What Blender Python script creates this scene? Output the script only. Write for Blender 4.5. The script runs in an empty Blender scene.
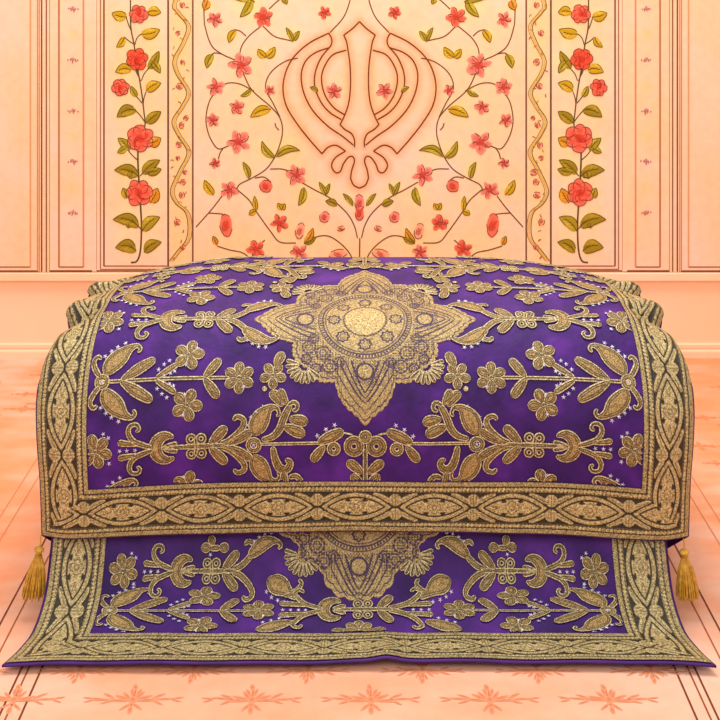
import bpy, math, random
import numpy as np

SC = bpy.context.scene
COL = SC.collection
random.seed(7)
RNG = np.random.RandomState(11)
F, EYE, HZ = 1300.0, 1.21, -50.0          # focal length in pixels, eye height, horizon row
PI = math.pi

# ------------------------------------------------------------------ helpers
def lin(c):
    out = []
    for v in c[:3]:
        v = v / 255.0
        out.append(v / 12.92 if v <= 0.04045 else ((v + 0.055) / 1.055) ** 2.4)
    return out

def smooth(a, b, x):
    t = np.clip((np.asarray(x, float) - a) / (b - a), 0, 1)
    return t * t * (3 - 2 * t)

def noise2(x, y, scale, seed, octaves=3):
    """cheap smooth noise in -1..1 from summed rotated sines"""
    r = np.random.RandomState(seed)
    out = np.zeros_like(np.asarray(x, float)); amp = 1.0; tot = 0
    for o in range(octaves):
        for k in range(4):
            a = r.uniform(0, 2 * PI); f = scale * (2 ** o) * r.uniform(.6, 1.5)
            out += amp * np.sin(f * (x * math.cos(a) + y * math.sin(a)) + r.uniform(0, 6.28)
                                + 1.3 * np.sin(f * .7 * (x * math.sin(a) - y * math.cos(a)) + r.uniform(0, 6.28)))
            tot += amp
        amp *= .55
    return out / tot * 1.8

def empty(name, loc, label, cat, group=None):
    o = bpy.data.objects.new(name, None); COL.objects.link(o)
    o.location = loc; o.empty_display_size = .05
    o['label'] = label; o['category'] = cat
    if group: o['group'] = group
    return o

def mesh_obj(name, verts, faces, mat, parent=None, cols=None, fl=None, smooth_shade=True, mat_idx=None):
    """verts (n,3) in world space; faces list/array of tuples; cols (n,3) linear -> 'Col'; fl {name: (n,)}"""
    verts = np.asarray(verts, float).reshape(-1, 3)
    if parent is not None:
        base = np.array(parent.location) if parent.parent is None else np.array(parent.parent.location)
        if parent.type == 'MESH' and parent.parent is None: base = np.zeros(3)
        verts = verts - base
    me = bpy.data.meshes.new(name)
    if isinstance(faces, np.ndarray):
        n, k = faces.shape
        me.vertices.add(len(verts)); me.vertices.foreach_set('co', verts.astype(np.float32).ravel())
        me.loops.add(n * k); me.loops.foreach_set('vertex_index', faces.astype(np.int32).ravel())
        me.polygons.add(n); me.polygons.foreach_set('loop_start', np.arange(0, n * k, k, dtype=np.int32))
        me.update(calc_edges=True)
    else:
        me.from_pydata([tuple(v) for v in verts], [], [tuple(f) for f in faces]); me.update()
    if cols is not None:
        at = me.color_attributes.new('Col', 'FLOAT_COLOR', 'POINT')
        c4 = np.ones((len(verts), 4), np.float32); c4[:, :3] = cols
        at.data.foreach_set('color', c4.ravel())
    if fl:
        for k, v in fl.items():
            a = me.attributes.new(k, 'FLOAT', 'POINT'); a.data.foreach_set('value', np.asarray(v, np.float32))
    for m in (mat if isinstance(mat, (list, tuple)) else [mat]): me.materials.append(m)
    if mat_idx is not None: me.polygons.foreach_set('material_index', np.asarray(mat_idx, np.int32))
    if smooth_shade: me.polygons.foreach_set('use_smooth', np.ones(len(me.polygons), bool))
    o = bpy.data.objects.new(name, me); COL.objects.link(o)
    if parent is not None: o.parent = parent
    return o

def grid_faces(nu, nv):
    """verts indexed i*nv+j, i<nu, j<nv"""
    i, j = np.meshgrid(np.arange(nu - 1), np.arange(nv - 1), indexing='ij')
    a = (i * nv + j).ravel()
    return np.stack([a, a + nv, a + nv + 1, a + 1], 1)

def catmull(pts, n):
    P = np.asarray(pts, float)
    if len(P) == 2:
        t = np.linspace(0, 1, n)[:, None]; return P[0] * (1 - t) + P[1] * t
    Q = np.vstack([2 * P[0] - P[1], P, 2 * P[-1] - P[-2]])
    ts = np.linspace(0, len(P) - 1 - 1e-9, max(n * 4, 40)); i = ts.astype(int); t = (ts - i)[:, None]
    p0, p1, p2, p3 = Q[i], Q[i + 1], Q[i + 2], Q[i + 3]
    c = .5 * (2 * p1 + (p2 - p0) * t + (2 * p0 - 5 * p1 + 4 * p2 - p3) * t ** 2 + (3 * p1 - p0 - 3 * p2 + p3) * t ** 3)
    d = np.hypot(*(np.diff(c[:, :2], axis=0).T)); L = np.concatenate([[0], np.cumsum(d)])
    tt = np.linspace(0, L[-1], n)
    return np.stack([np.interp(tt, L, c[:, k]) for k in range(c.shape[1])], 1)

# ------------------------------------------------------------------ materials
def new_mat(name):
    m = bpy.data.materials.new(name); m.use_nodes = True
    nt = m.node_tree; b = nt.nodes['Principled BSDF']
    return m, nt, b

def N(nt, typ, **kw):
    n = nt.nodes.new(typ)
    for k, v in kw.items(): setattr(n, k, v)
    return n

def noise_node(nt, scale, detail=3):
    tc = N(nt, 'ShaderNodeTexCoord'); n = N(nt, 'ShaderNodeTexNoise')
    n.inputs['Scale'].default_value = scale; n.inputs['Detail'].default_value = detail
    nt.links.new(tc.outputs['Object'], n.inputs['Vector'])
    return n

def ramp(nt, fac, stops):
    r = N(nt, 'ShaderNodeValToRGB'); e = r.color_ramp.elements
    while len(e) < len(stops): e.new(.5)
    for el, (p, c) in zip(e, stops):
        el.position = p; el.color = (*lin(c), 1)
    nt.links.new(fac, r.inputs['Fac'])
    return r

def bump(nt, b, height, strength, dist=.001):
    bp = N(nt, 'ShaderNodeBump'); bp.inputs['Strength'].default_value = strength; bp.inputs['Distance'].default_value = dist
    nt.links.new(height, bp.inputs['Height']); nt.links.new(bp.outputs['Normal'], b.inputs['Normal'])

def mat_pigment(name, rough=.75, spec=.2, sc=90, strength=.15):
    m, nt, b = new_mat(name)
    a = N(nt, 'ShaderNodeVertexColor', layer_name='Col')
    n = noise_node(nt, sc, 4)
    mx = N(nt, 'ShaderNodeMix', data_type='RGBA', blend_type='MULTIPLY'); mx.inputs['Factor'].default_value = 1
    r = ramp(nt, n.outputs['Fac'], [(.3, (246, 244, 240)), (.7, (255, 255, 255))])
    nt.links.new(a.outputs['Color'], mx.inputs['A']); nt.links.new(r.outputs['Color'], mx.inputs['B'])
    nt.links.new(mx.outputs['Result'], b.inputs['Base Color'])
    b.inputs['Roughness'].default_value = rough; b.inputs['Specular IOR Level'].default_value = spec
    bump(nt, b, n.outputs['Fac'], strength, .0006)
    return m

def mat_plain(name, c1, c2, sc, rough=.7, spec=.25, sc2=None, strength=.1):
    m, nt, b = new_mat(name)
    n = noise_node(nt, sc, 4)
    r = ramp(nt, n.outputs['Fac'], [(.3, c1), (.7, c2)])
    nt.links.new(r.outputs['Color'], b.inputs['Base Color'])
    b.inputs['Roughness'].default_value = rough; b.inputs['Specular IOR Level'].default_value = spec
    n2 = noise_node(nt, sc2 or sc * 8, 3); bump(nt, b, n2.outputs['Fac'], strength, .001)
    return m

M_PAINT = mat_pigment('mural_pigment')
M_MARBLE = mat_pigment('peach_marble', .55, .3, 40, .05)
M_WALL = mat_plain('peach_plaster', (246, 204, 162), (249, 213, 178), 3.0, .6, .25)
M_TRIM = mat_plain('peach_moulding', (246, 204, 162), (249, 213, 178), 5.0, .55, .25)
M_FLOOR = mat_pigment('floor_marble', .6, .25, 30, .08)

def mat_velvet():
    m, nt, b = new_mat('purple_velvet')
    n = noise_node(nt, 14, 5)
    r = ramp(nt, n.outputs['Fac'], [(.32, (44, 8, 82)), (.52, (62, 16, 106)), (.70, (84, 28, 132))])
    nt.links.new(r.outputs['Color'], b.inputs['Base Color'])
    b.inputs['Roughness'].default_value = .6; b.inputs['Specular IOR Level'].default_value = .25
    b.inputs['Sheen Weight'].default_value = .10; b.inputs['Sheen Roughness'].default_value = .4
    b.inputs['Sheen Tint'].default_value = (*lin((170, 110, 230)), 1)
    n2 = noise_node(nt, 45, 4); bump(nt, b, n2.outputs['Fac'], .5, .004)
    return m
M_VELVET = mat_velvet()
M_LINING = mat_plain('purple_lining', (58, 14, 92), (76, 24, 116), 20, .55, .3)

def gold_common(m, nt, b, base, metal, rough=.42, bs=.7):
    n = noise_node(nt, 620, 2)                       # metallic thread sparkle
    r = ramp(nt, n.outputs['Fac'], [(.31, (96, 86, 70)), (.46, (206, 198, 186)), (.58, (255, 255, 255))])
    n3 = noise_node(nt, 270, 1); r3 = ramp(nt, n3.outputs['Fac'], [(.34, (196, 190, 178)), (.5, (240, 238, 234)), (.6, (255, 255, 255))])
    m3 = N(nt, 'ShaderNodeMix', data_type='RGBA', blend_type='MULTIPLY'); m3.inputs['Factor'].default_value = 1
    nt.links.new(base, m3.inputs['A']); nt.links.new(r3.outputs['Color'], m3.inputs['B'])
    mx = N(nt, 'ShaderNodeMix', data_type='RGBA', blend_type='MULTIPLY'); mx.inputs['Factor'].default_value = .95
    nt.links.new(m3.outputs['Result'], mx.inputs['A']); nt.links.new(r.outputs['Color'], mx.inputs['B'])
    nt.links.new(mx.outputs['Result'], b.inputs['Base Color'])
    if isinstance(metal, float): b.inputs['Metallic'].default_value = metal
    else: nt.links.new(metal, b.inputs['Metallic'])
    b.inputs['Roughness'].default_value = rough
    n2 = noise_node(nt, 430, 2); bump(nt, b, n2.outputs['Fac'], bs, .0025)

def mat_embroidery():
    m, nt, b = new_mat('gold_thread_embroidery')
    a = N(nt, 'ShaderNodeAttribute', attribute_name='edge')
    mp = N(nt, 'ShaderNodeMath', operation='MULTIPLY'); mp.inputs[1].default_value = .1
    nt.links.new(a.outputs['Fac'], mp.inputs[0])
    r = ramp(nt, mp.outputs[0], [(0.0, (44, 24, 34)), (.08, (56, 36, 30)), (.12, (244, 228, 184)), (.29, (232, 212, 160)),
                                 (.34, (70, 50, 30)), (.44, (76, 54, 32)), (.50, (184, 156, 100)), (.68, (174, 146, 90)), (.76, (96, 70, 40)), (.82, (96, 70, 40)), (.90, (196, 164, 102))])
    gold_common(m, nt, b, r.outputs['Color'], .22)
    return m
M_EMB = mat_embroidery()

def mat_weave(name, dark, mid, light, metal=.22):
    m, nt, b = new_mat(name)
    a = N(nt, 'ShaderNodeAttribute', attribute_name='pat')
    r = ramp(nt, a.outputs['Fac'], [(0, dark), (.35, dark), (.55, mid), (1, light)])
    mt = N(nt, 'ShaderNodeMath', operation='MULTIPLY'); mt.inputs[1].default_value = metal
    nt.links.new(a.outputs['Fac'], mt.inputs[0])
    gold_common(m, nt, b, r.outputs['Color'], mt.outputs[0])
    return m
M_BORDER = mat_weave('gold_brocade_border', (48, 39, 22), (152, 130, 82), (230, 210, 154))
M_MEDAL = mat_weave('gold_brocade_medallion', (70, 28, 88), (168, 140, 88), (226, 200, 138))
M_SEQ, _nt, _b = new_mat('silver_sequin')
_n = noise_node(_nt, 300, 2)
_r = ramp(_nt, _n.outputs['Fac'], [(.3, (150, 138, 178)), (.7, (226, 220, 238))]); _nt.links.new(_r.outputs['Color'], _b.inputs['Base Color'])
_b.inputs['Roughness'].default_value = .3; _b.inputs['Metallic'].default_value = .2
M_TASSEL = mat_plain('golden_silk', (168, 116, 26), (222, 172, 62), 120, .4, .5, 400, .3)

# ------------------------------------------------------------------ camera
cam_d = bpy.data.cameras.new('camera'); cam = bpy.data.objects.new('camera', cam_d); COL.objects.link(cam)
cam.location = (0, 0, EYE); cam.rotation_euler = (PI / 2, 0, 0)
cam_d.sensor_width = 36; cam_d.lens = 36 * F / 720.0
cam_d.shift_y = -(360 - HZ) / 720.0
cam_d.clip_start = .05; cam_d.clip_end = 60
SC.camera = cam

# ------------------------------------------------------------------ the wall
YW = 3.865                       # wall surface
YP = 3.850                       # face of the panels on it
KP = F / YP
def wx(px, y=YP): return (px - 360) * y / F
def wz(py, y=YP): return EYE - (py - HZ) * y / F

def box_mesh(x0, x1, y0, y1, z0, z1):
    v = [(x, y, z) for x in (x0, x1) for y in (y0, y1) for z in (z0, z1)]
    f = [(0, 1, 3, 2), (4, 6, 7, 5), (0, 4, 5, 1), (2, 3, 7, 6), (0, 2, 6, 4), (1, 5, 7, 3)]
    return v, f

v, f = box_mesh(-2.6, 2.6, YW, YW + .12, -.02, 2.7)
wall = mesh_obj('wall_back', v, f, M_WALL, smooth_shade=False); wall['kind'] = 'structure'

def moulding(name, prof, x0=-2.6, x1=2.6):
    """prof: list of (y,z) profile extruded along x"""
    n = len(prof)
    v = [(x0, y, z) for y, z in prof] + [(x1, y, z) for y, z in prof]
    f = [(i, i + 1, n + i + 1, n + i) for i in range(n - 1)]
    f += [tuple(range(n))[::-1], tuple(range(n, 2 * n))]
    o = mesh_obj(name, v, f, M_TRIM, smooth_shade=False); o['kind'] = 'structure'
    return o
zt, zb = wz(272.5), wz(282.5)
moulding('trim_1', [(YW, zt), (YP - .001, zt), (YP - .003, zt - .004), (YP - .003, zb + .006), (YP + .005, zb + .002), (YW - .001, zb - .001), (YW, zb - .001)])
zt, zm, zb = wz(344.5), wz(350), 0.0
moulding('baseboard_back', [(YW, zt), (YW - .004, zt), (YW - .007, zt - .004), (YW - .007, zm + .002), (YW - .004, zm), (YW - .009, zm - .003), (YW - .011, zm - .008), (YW - .011, 0), (YW, 0)])

C_BR = lin((104, 58, 34)); C_BR2 = lin((168, 104, 62)); C_STEM = lin((118, 72, 38)); C_GSTEM = lin((86, 70, 36))
class Paint:
    def __init__(s): s.v = []; s.f = []; s.c = []
    def pt(s, p, lay, extra=0):
        return (wx(p[0]), YP - .0005 - lay * .00022 - extra, wz(p[1]))
    def ribbon(s, pts, w, col, lay=1, n=None, taper=False, straight=False):
        pts = np.asarray(pts, float)
        if straight: P = pts
        else:
            L = np.hypot(*np.diff(pts, axis=0).T).sum(); P = catmull(pts, n or max(5, int(L / 2.2)))
        d = np.gradient(P, axis=0); d /= (np.hypot(d[:, 0], d[:, 1])[:, None] + 1e-9)
        nr = np.stack([-d[:, 1], d[:, 0]], 1); m = len(P); b = len(s.v)
        ws = np.full(m, w / 2.0)
        if taper: ws = ws * (1 - .75 * np.linspace(0, 1, m))
        # three points across so that the line is a low bead of paint
        for i in range(m):
            for u, ex in ((-1, 0), (0, .0005), (1, 0)):
                s.v.append(s.pt(P[i] + nr[i] * ws[i] * u, lay, ex)); s.c.append(col)
        for i in range(m - 1):
            for k in range(2):
                a = b + i * 3 + k; s.f.append((a, a + 3, a + 4, a + 1))
    def blob(s, out, cc, ce, lay=1, cen=None):
        out = np.asarray(out, float); cen = out.mean(0) if cen is None else np.asarray(cen, float)
        n = len(out); b = len(s.v); cc = np.array(cc); ce = np.array(ce)
        s.v.append(s.pt(cen, lay, .0008)); s.c.append(cc)
        for k, ex in ((.55, .0006), (1.0, 0)):
            for p in out:
                s.v.append(s.pt(cen + (p - cen) * k, lay, ex)); s.c.append(cc * (1 - k) + ce * k)
        for i in range(n):
            j = (i + 1) % n
            s.f.append((b, b + 1 + j, b + 1 + i)); s.f.append((b + 1 + i, b + 1 + j, b + 1 + n + j, b + 1 + n + i))
    def done(s, name, parent, mat=None):
        return mesh_obj(name, s.v, s.f, mat or M_PAINT, parent, cols=np.array(s.c), smooth_shade=True)

def mir(p, on): return (719 - p[0], p[1]) if on else p

def ell(cx, cy, rx, ry, ang, n=14, wob=0.0, rng=random):
    ca, sa = math.cos(ang), math.sin(ang); o = []
    for k in range(n):
        t = 2 * PI * k / n; r = 1 + rng.uniform(-wob, wob)
        x, y = rx * math.cos(t) * r, ry * math.sin(t) * r
        o.append((cx + x * ca - y * sa, cy + x * sa + y * ca))
    return o

TONES = {'c': ((226, 78, 52), (242, 122, 96)), 'r': ((222, 62, 36), (236, 100, 66)), 'p': ((228, 96, 80), (246, 152, 132)),
         'f': ((232, 130, 100), (248, 176, 140)), 'o': ((226, 134, 30), (240, 168, 60)), 'v': ((186, 110, 130), (224, 160, 164))}
TINT_SPOTS = {}                                       # panel -> colour spots: yellow washes round motifs, wider orange patches (x, y, radius, colour)
def rose(parent, cx, cy, r, tone='c', seed=0, full=False):
    rg = random.Random(seed * 31 + int(cx * 7 + cy)); p = Paint(); a, b = TONES[tone]; ca, cb = lin(a), lin(b)
    dk = lin((150, 58, 40)); n = 6 if full else 5; a0 = rg.uniform(0, 6.28); lay = 2
    for k in range(n):
        an = a0 + 2 * PI * k / n + rg.uniform(-.15, .15); q = .55 if full else .56
        px_, py_ = cx + r * q * math.cos(an), cy + r * q * math.sin(an)
        rx, ry = r * rg.uniform(.46, .58), r * rg.uniform(.36, .5) * (1.15 if full else rg.uniform(.6, .95))
        an += 0 if full else rg.uniform(-.25, .25)
        o = ell(px_, py_, rx, ry, an, 14, .06 if full else .13, rg); p.blob(o, ca, cb, lay); lay += .5
        st = rg.randint(0, 5); arc = [o[(st + i) % 14] for i in range(rg.randint(5, 9))] if not full else [o[(10 + i) % 14] for i in range(9)]
        p.ribbon(arc, .75, dk, lay + 2.6)
    p.blob(ell(cx, cy, r * .42, r * .4, 0, 12, .1, rg), lin((208, 58, 38)), ca, lay + .4)
    if full:
        for k in range(5):
            an = rg.uniform(0, 6.28); q = r * rg.uniform(.2, .45)
            p.ribbon(ell(cx + q * math.cos(an), cy + q * math.sin(an), r * .3, r * .26, an, 14)[:8], .65, lin((186, 44, 30)), lay + 3)
    else:
        for k in range(n):
            an = a0 + 2 * PI * k / n + .3
            p.ribbon([(cx + .15 * r * math.cos(an), cy + .15 * r * math.sin(an)), (cx + .75 * r * math.cos(an), cy + .75 * r * math.sin(an))], .55, dk, lay + 3, n=4)
    TINT_SPOTS.setdefault(parent.name, []).append((cx, cy, r * 1.7, (255, 214, 150) if tone != 'v' else (250, 206, 176)))
    return p.done('rose' if full else 'blossom', parent)

def bud(parent, cx, cy, rx, ry, ang, tone='c'):
    rg = random.Random(int(cx * 13 + cy)); p = Paint(); a, b = TONES[tone]; dk = lin((150, 58, 40))
    o = ell(cx, cy, rx, ry, ang, 16, .08, rg); p.blob(o, lin(a), lin(b), 2)
    p.ribbon(o[1:9], .8, dk, 4); p.ribbon(o[10:15], .7, dk, 4)
    p.blob(ell(cx, cy, rx * .45, ry * .5, ang + .5, 10, .1, rg), lin((206, 60, 40)), lin(a), 4); p.ribbon(ell(cx, cy, rx * .5, ry * .55, ang + .5, 12)[:8], .6, dk, 6)
    TINT_SPOTS.setdefault(parent.name, []).append((cx, cy, rx * 1.6, (255, 206, 146)))
    return p.done('flower_bud', parent)

LT = {'y': ((206, 158, 20), (236, 190, 56)), 'g': ((172, 146, 28), (220, 188, 62)), 'o': ((218, 138, 30), (240, 174, 58)), 'k': ((158, 130, 20), (196, 160, 40))}
def leaf(parent, base, tip, w, bend=0.0, tone='y', lobes=None):
    p = Paint(); B = np.array(base, float); T = np.array(tip, float); d = T - B; L = np.hypot(*d)
    nr = np.array([-d[1], d[0]]) / (L + 1e-9); a, b = LT[tone]; ca, cb = lin(a), lin(b)
    n = 12; ts = np.linspace(0, 1, n)
    sp = np.array([B + d * t + nr * bend * L * 4 * t * (1 - t) * .5 for t in ts])
    prof = w * (np.sin(PI * ts ** .8) ** .8) * .62
    up = sp + nr * prof[:, None]; dn = sp - nr * prof[:, None]
    p.blob(np.vstack([sp, up[::-1][1:-1]]), ca, ca, 2, cen=(sp[6] + up[6]) / 2)
    p.blob(np.vstack([dn, sp[::-1][1:-1]]), cb, ca, 2, cen=(sp[6] + dn[6]) / 2)
    dk = lin((92, 70, 14))
    p.ribbon(up[1:], .7, dk, 4.5); p.ribbon(sp[:9], .6, dk, 4.5); p.ribbon(dn[6:], .55, dk, 4.5)
    for i in (3, 5, 7):
        p.ribbon([sp[i], (sp[i + 2] + dn[i + 2]) / 2], .4, lin((120, 92, 16)), 4.5, n=3)
    m = sp[n // 2]; TINT_SPOTS.setdefault(parent.name, []).append((m[0], m[1], max(w, L * .55) * 1.1, (255, 222, 138)))
    return p.done('leaf', parent)

def stem(parent, pts, w=1.1, col=C_STEM, name='vine_stem'):
    p = Paint(); p.ribbon(pts, w, col, 1); return p.done(name, parent)

def frame_lines(parent, segs):
    p = Paint()
    for (a, b, w, c) in segs:
        n = max(2, int(max(abs(a[0] - b[0]), abs(a[1] - b[1])) / 8)); t = np.linspace(0, 1, n)[:, None]
        p.ribbon(np.array(a) * (1 - t) + np.array(b) * t, w, c, .6, straight=True)
    return p.done('painted_border', parent)

def board(parent, x0, x1, y0, y1, step, orange=None, name='panel_board', seed=1, bias=0.0):
    """the slab itself: face grid whose pigment carries the painter's washes round the motifs"""
    nx = max(3, int((x1 - x0) / step)); ny = max(3, int((y1 - y0) / step))
    gx, gy = np.meshgrid(np.linspace(x0, x1, nx), np.linspace(y0, y1, ny), indexing='ij')
    base = np.array(lin((252, 204, 162))); pink = np.array(lin((252, 210, 184))); yel = np.array(lin((254, 204, 148)))
    n = noise2(gx, gy, .03, seed)[..., None]; n2 = noise2(gx, gy, .012, seed + 5)[..., None]
    c = base + (pink - base) * np.clip(n * .8 + .3 + bias, 0, 1) + (yel - base) * np.clip(n2 * .9 - .05, 0, 1) * .7
    for (cx, cy, r, cc) in TINT_SPOTS.get(parent.name, []):
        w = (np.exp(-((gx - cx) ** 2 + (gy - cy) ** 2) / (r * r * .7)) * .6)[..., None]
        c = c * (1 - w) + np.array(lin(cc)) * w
    if orange is not None:
        oc = np.array(lin((248, 158, 92))); P = orange; dm = np.full(gx.shape, 1e9)
        for i in range(0, len(P), 1):
            dm = np.minimum(dm, (gx - P[i, 0]) ** 2 + (gy - P[i, 1]) ** 2)
        w = (np.exp(-dm / 26.0) * .7)[..., None]; c = c * (1 - w) + oc * w
    vx = wx(gx); vz = wz(gy); vy = np.full(gx.shape, YP)
    V = np.stack([vx, vy, vz], -1).reshape(-1, 3); Fq = grid_faces(nx, ny).tolist(); C = c.reshape(-1, 3)
    b = len(V); cs = [(x0, y0), (x1, y0), (x1, y1), (x0, y1)]
    V = np.vstack([V, [(wx(x), YP, wz(y)) for x, y in cs], [(wx(x), YW - .0002, wz(y)) for x, y in cs]])
    C = np.vstack([C, np.tile(base, (8, 1))])
    for k in range(4):
        j = (k + 1) % 4; Fq.append((b + k, b + 4 + k, b + 4 + j, b + j))
    return mesh_obj(name, V, Fq, M_MARBLE, parent, cols=C, smooth_shade=False)

TOP = -150
def panel_root(name, x0, x1, ybot, label, cat='wall panel', group=None):
    return empty(name, (wx((x0 + x1) / 2), YP, wz(ybot)), label, cat, group)

# --- plain side panels and their double pilaster beads, dotted strips
for right in (False, True):
    m = lambda p: mir(p, right)
    sd = 'right' if right else 'left'
    def X(x0, x1): return (719 - x1, 719 - x0) if right else (x0, x1)
    a, b = X(-260, 39.2)
    r = panel_root('marble_panel', a, b, 271.6, 'plain peach wall panel at the far %s edge of the photo, brown line frame' % sd, group='plain marble panels')
    frame_lines(r, [(m((-259, 267)), m((30.5, 267)), 1.3, C_BR2), (m((30.5, TOP)), m((30.5, 267)), 1.6, lin((226, 160, 112))),
                    (m((37.8, TOP)), m((37.8, 271)), 1.4, lin((206, 138, 92))), (m((-259, 271)), m((38, 271)), 1.6, lin((150, 88, 50)))])
    board(r, a, b, TOP, 271.6, 6, seed=3 + right, name='panel_board')
    a, b = X(39.8, 49.2)
    r = panel_root('beaded_pilaster', a, b, 272, 'narrow peach pilaster with two dark vertical lines, %s of the %s dotted strip' % (sd, sd), 'pilaster', 'beaded pilasters')
    frame_lines(r, [(m((41.7, TOP)), m((41.7, 271.6)), 1.3, C_BR), (m((46.4, TOP)), m((46.4, 271.6)), 1.3, lin((146, 86, 52)))])
    board(r, a, b, TOP, 272, 5, seed=5, name='pilaster_shaft')
    a, b = X(49.8, 96.5)
    r = panel_root('dotted_strip', a, b, 271.6, 'peach wall strip with a column of tiny mauve motifs, at the photo\'s %s' % sd, 'wall strip', 'dotted strips')
    frame_lines(r, [(m((59, TOP)), m((59, 267)), 1.7, lin((188, 116, 70))), (m((83.5, TOP)), m((83.5, 267)), 1.7, lin((214, 146, 98))),
                    (m((59, 267)), m((83.5, 267)), 1.2, lin((150, 88, 50))), (m((50, 270.8)), m((92, 270.8)), 1.5, lin((150, 88, 50)))])
    for k, cy in enumerate((-92, -42, 9, 60, 111, 161.5, 213)):
        rg = random.Random(k + 50 * right); p = Paint(); cx = 73 if not right else 719 - 646
        cx, _ = m((cx, 0)); mv = lin((168, 92, 96)); mv2 = lin((206, 140, 130))
        for q in range(5):
            xx = cx + (q - 2) * 2.3 + rg.uniform(-.6, .6); hh = (1.2, 2.4, 4.4, 2.6, 1.2)[q] * rg.uniform(.8, 1.2)
            p.blob(ell(xx, cy + rg.uniform(-.8, .8), .8, hh * .8, rg.uniform(-.5, .5), 8), mv, mv2, 2)
        p.blob(ell(cx, cy - 1, 1.6, 1.8, 0, 8), lin((226, 120, 110)), mv2, 3)
        p.done('small_motif', r)
        TINT_SPOTS.setdefault(r.name, []).append((cx, cy - 25, 7, (255, 204, 132)))
    board(r, a, b, TOP, 271.6, 4, seed=8 + right, name='strip_board')

# --- columns of roses
for right in (False, True):
    sd = 'right' if right else 'left'
    m = lambda p: mir(p, right)
    a, b = (97, 167.2) if not right else (719 - 167.2, 719 - 97)
    r = panel_root('painted_rose_panel', a, b, 270, 'tall painted panel of red roses climbing one stem, %s of the emblem panel' % sd, group='painted rose panels')
    frame_lines(r, [(m((100.5, TOP)), m((100.5, 269.3)), 1.2, lin((170, 108, 70))), (m((104, TOP)), m((104, 266)), 1.6, lin((128, 80, 46))),
                    (m((100.5, 269.4)), m((167, 269.4)), 1.3, lin((176, 108, 62))), (m((104, 266)), m((167, 266)), 1.2, lin((160, 96, 54)))])
    sc = lambda L: [m(p) for p in L]
    gs = lin((92, 74, 34))
    stem(r, sc([(130.5, -130), (130.5, -60), (130.5, 8), (131, 28), (134, 44), (137, 65), (140, 82), (142, 95), (144, 112), (145, 125), (141, 138)]), 1.3, gs)
    stem(r, sc([(138, 148), (138, 162), (139, 182), (140.5, 205), (141.5, 226), (140.5, 250), (137, 261), (131, 262.5)]), 1.7, gs)
    for br in ([(126, 16), (128, 23), (131, 30)], [(124.5, 37), (129, 41), (134, 44)], [(141, 34), (137, 38), (134.5, 46)], [(136, 66), (138, 74), (141, 81), (144, 74), (149, 68)],
               [(131, 92), (137, 97), (142, 103)], [(146, 92), (144, 98), (143, 106)], [(135, 110), (140, 115), (145, 122)], [(128, 150), (132, 155), (137.5, 160)], [(133, 171), (138, 176)], [(145, 171), (140, 176)],
               [(134, 222), (141, 229)], [(147, 222), (141.5, 231)], [(136, 66), (136, 71), (140, 79)]):
        stem(r, sc(br), 1.0, gs)
    rr = rose
    rr(r, *m((138.5, 14)), 9, 'c', 1, True); rr(r, *m((137, 59)), 10.5, 'r', 2, True); rr(r, *m((120.5, 87.5)), 8.2, 'c', 3, True)
    rr(r, *m((140, 138)), 13, 'c', 4, True); rr(r, *m((139, 192.5)), 12.5, 'c', 5, True)
    rr(r, *m((138, -40)), 10, 'c', 6, True); rr(r, *m((134, -88)), 9, 'c', 7, True)
    s_ = -1 if right else 1
    for (bs, tp, w, bd, tn) in [((127, 17), (112, 13), 8.5, -.15, 'y'), ((124, 37), (116.5, 47), 5.5, -.3, 'y'), ((147.5, 12), (161, 12.5), 8, -.2, 'y'),
                                ((141, 34), (160, 29.5), 9, .18, 'y'), ((131.5, 70), (115.5, 72), 8.5, .3, 'y'), ((148, 69), (159, 51), 7, .1, 'k'), ((151, 60), (160.5, 73), 6, -.1, 'g'),
                                ((146, 91), (161, 83), 8.5, -.2, 'y'), ((137, 97), (131, 86), 5, -.1, 'g'), ((136.5, 110), (117, 117), 9.5, .3, 'k'), ((146, 123), (161, 111.5), 8.5, -.05, 'k'),
                                ((130, 150), (118, 138), 7, .1, 'g'), ((127, 147), (117.5, 152.5), 5.5, -.1, 'g'), ((138.5, 176), (114.5, 170), 10, .25, 'k'), ((133, 171), (130, 178.5), 7, 0, 'k'),
                                ((142, 174), (160, 160), 8.5, -.15, 'k'), ((146, 172), (161.5, 169), 7, .12, 'k'), ((126.5, 198.5), (123, 188), 6.5, .1, 'g'), ((150, 203), (157.5, 188), 9, .12, 'o'), ((148, 143), (161, 138), 9, .2, 'o'),
                                ((139.5, 227), (113, 219.5), 10.5, .3, 'k'), ((129, 222), (128.5, 228), 4.5, 0, 'k'), ((142.5, 231), (160, 217), 9.5, -.25, 'g'),
                                ((136.5, 251), (115.5, 247.5), 11, .35, 'k'), ((144, 252.5), (161.5, 242), 9, -.3, 'k'),
                                ((131, -15), (115, -22), 9, .2, 'y'), ((131, -10), (152, -20), 9, -.2, 'y'), ((131, -60), (114, -66), 9, .2, 'y'), ((131, -62), (150, -70), 9, -.2, 'y')]:
        leaf(r, m(bs), m(tp), w, bd * s_, tn)
    board(r, a, b, TOP, 270, 2.4, seed=20 + right, bias=.15)

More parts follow.
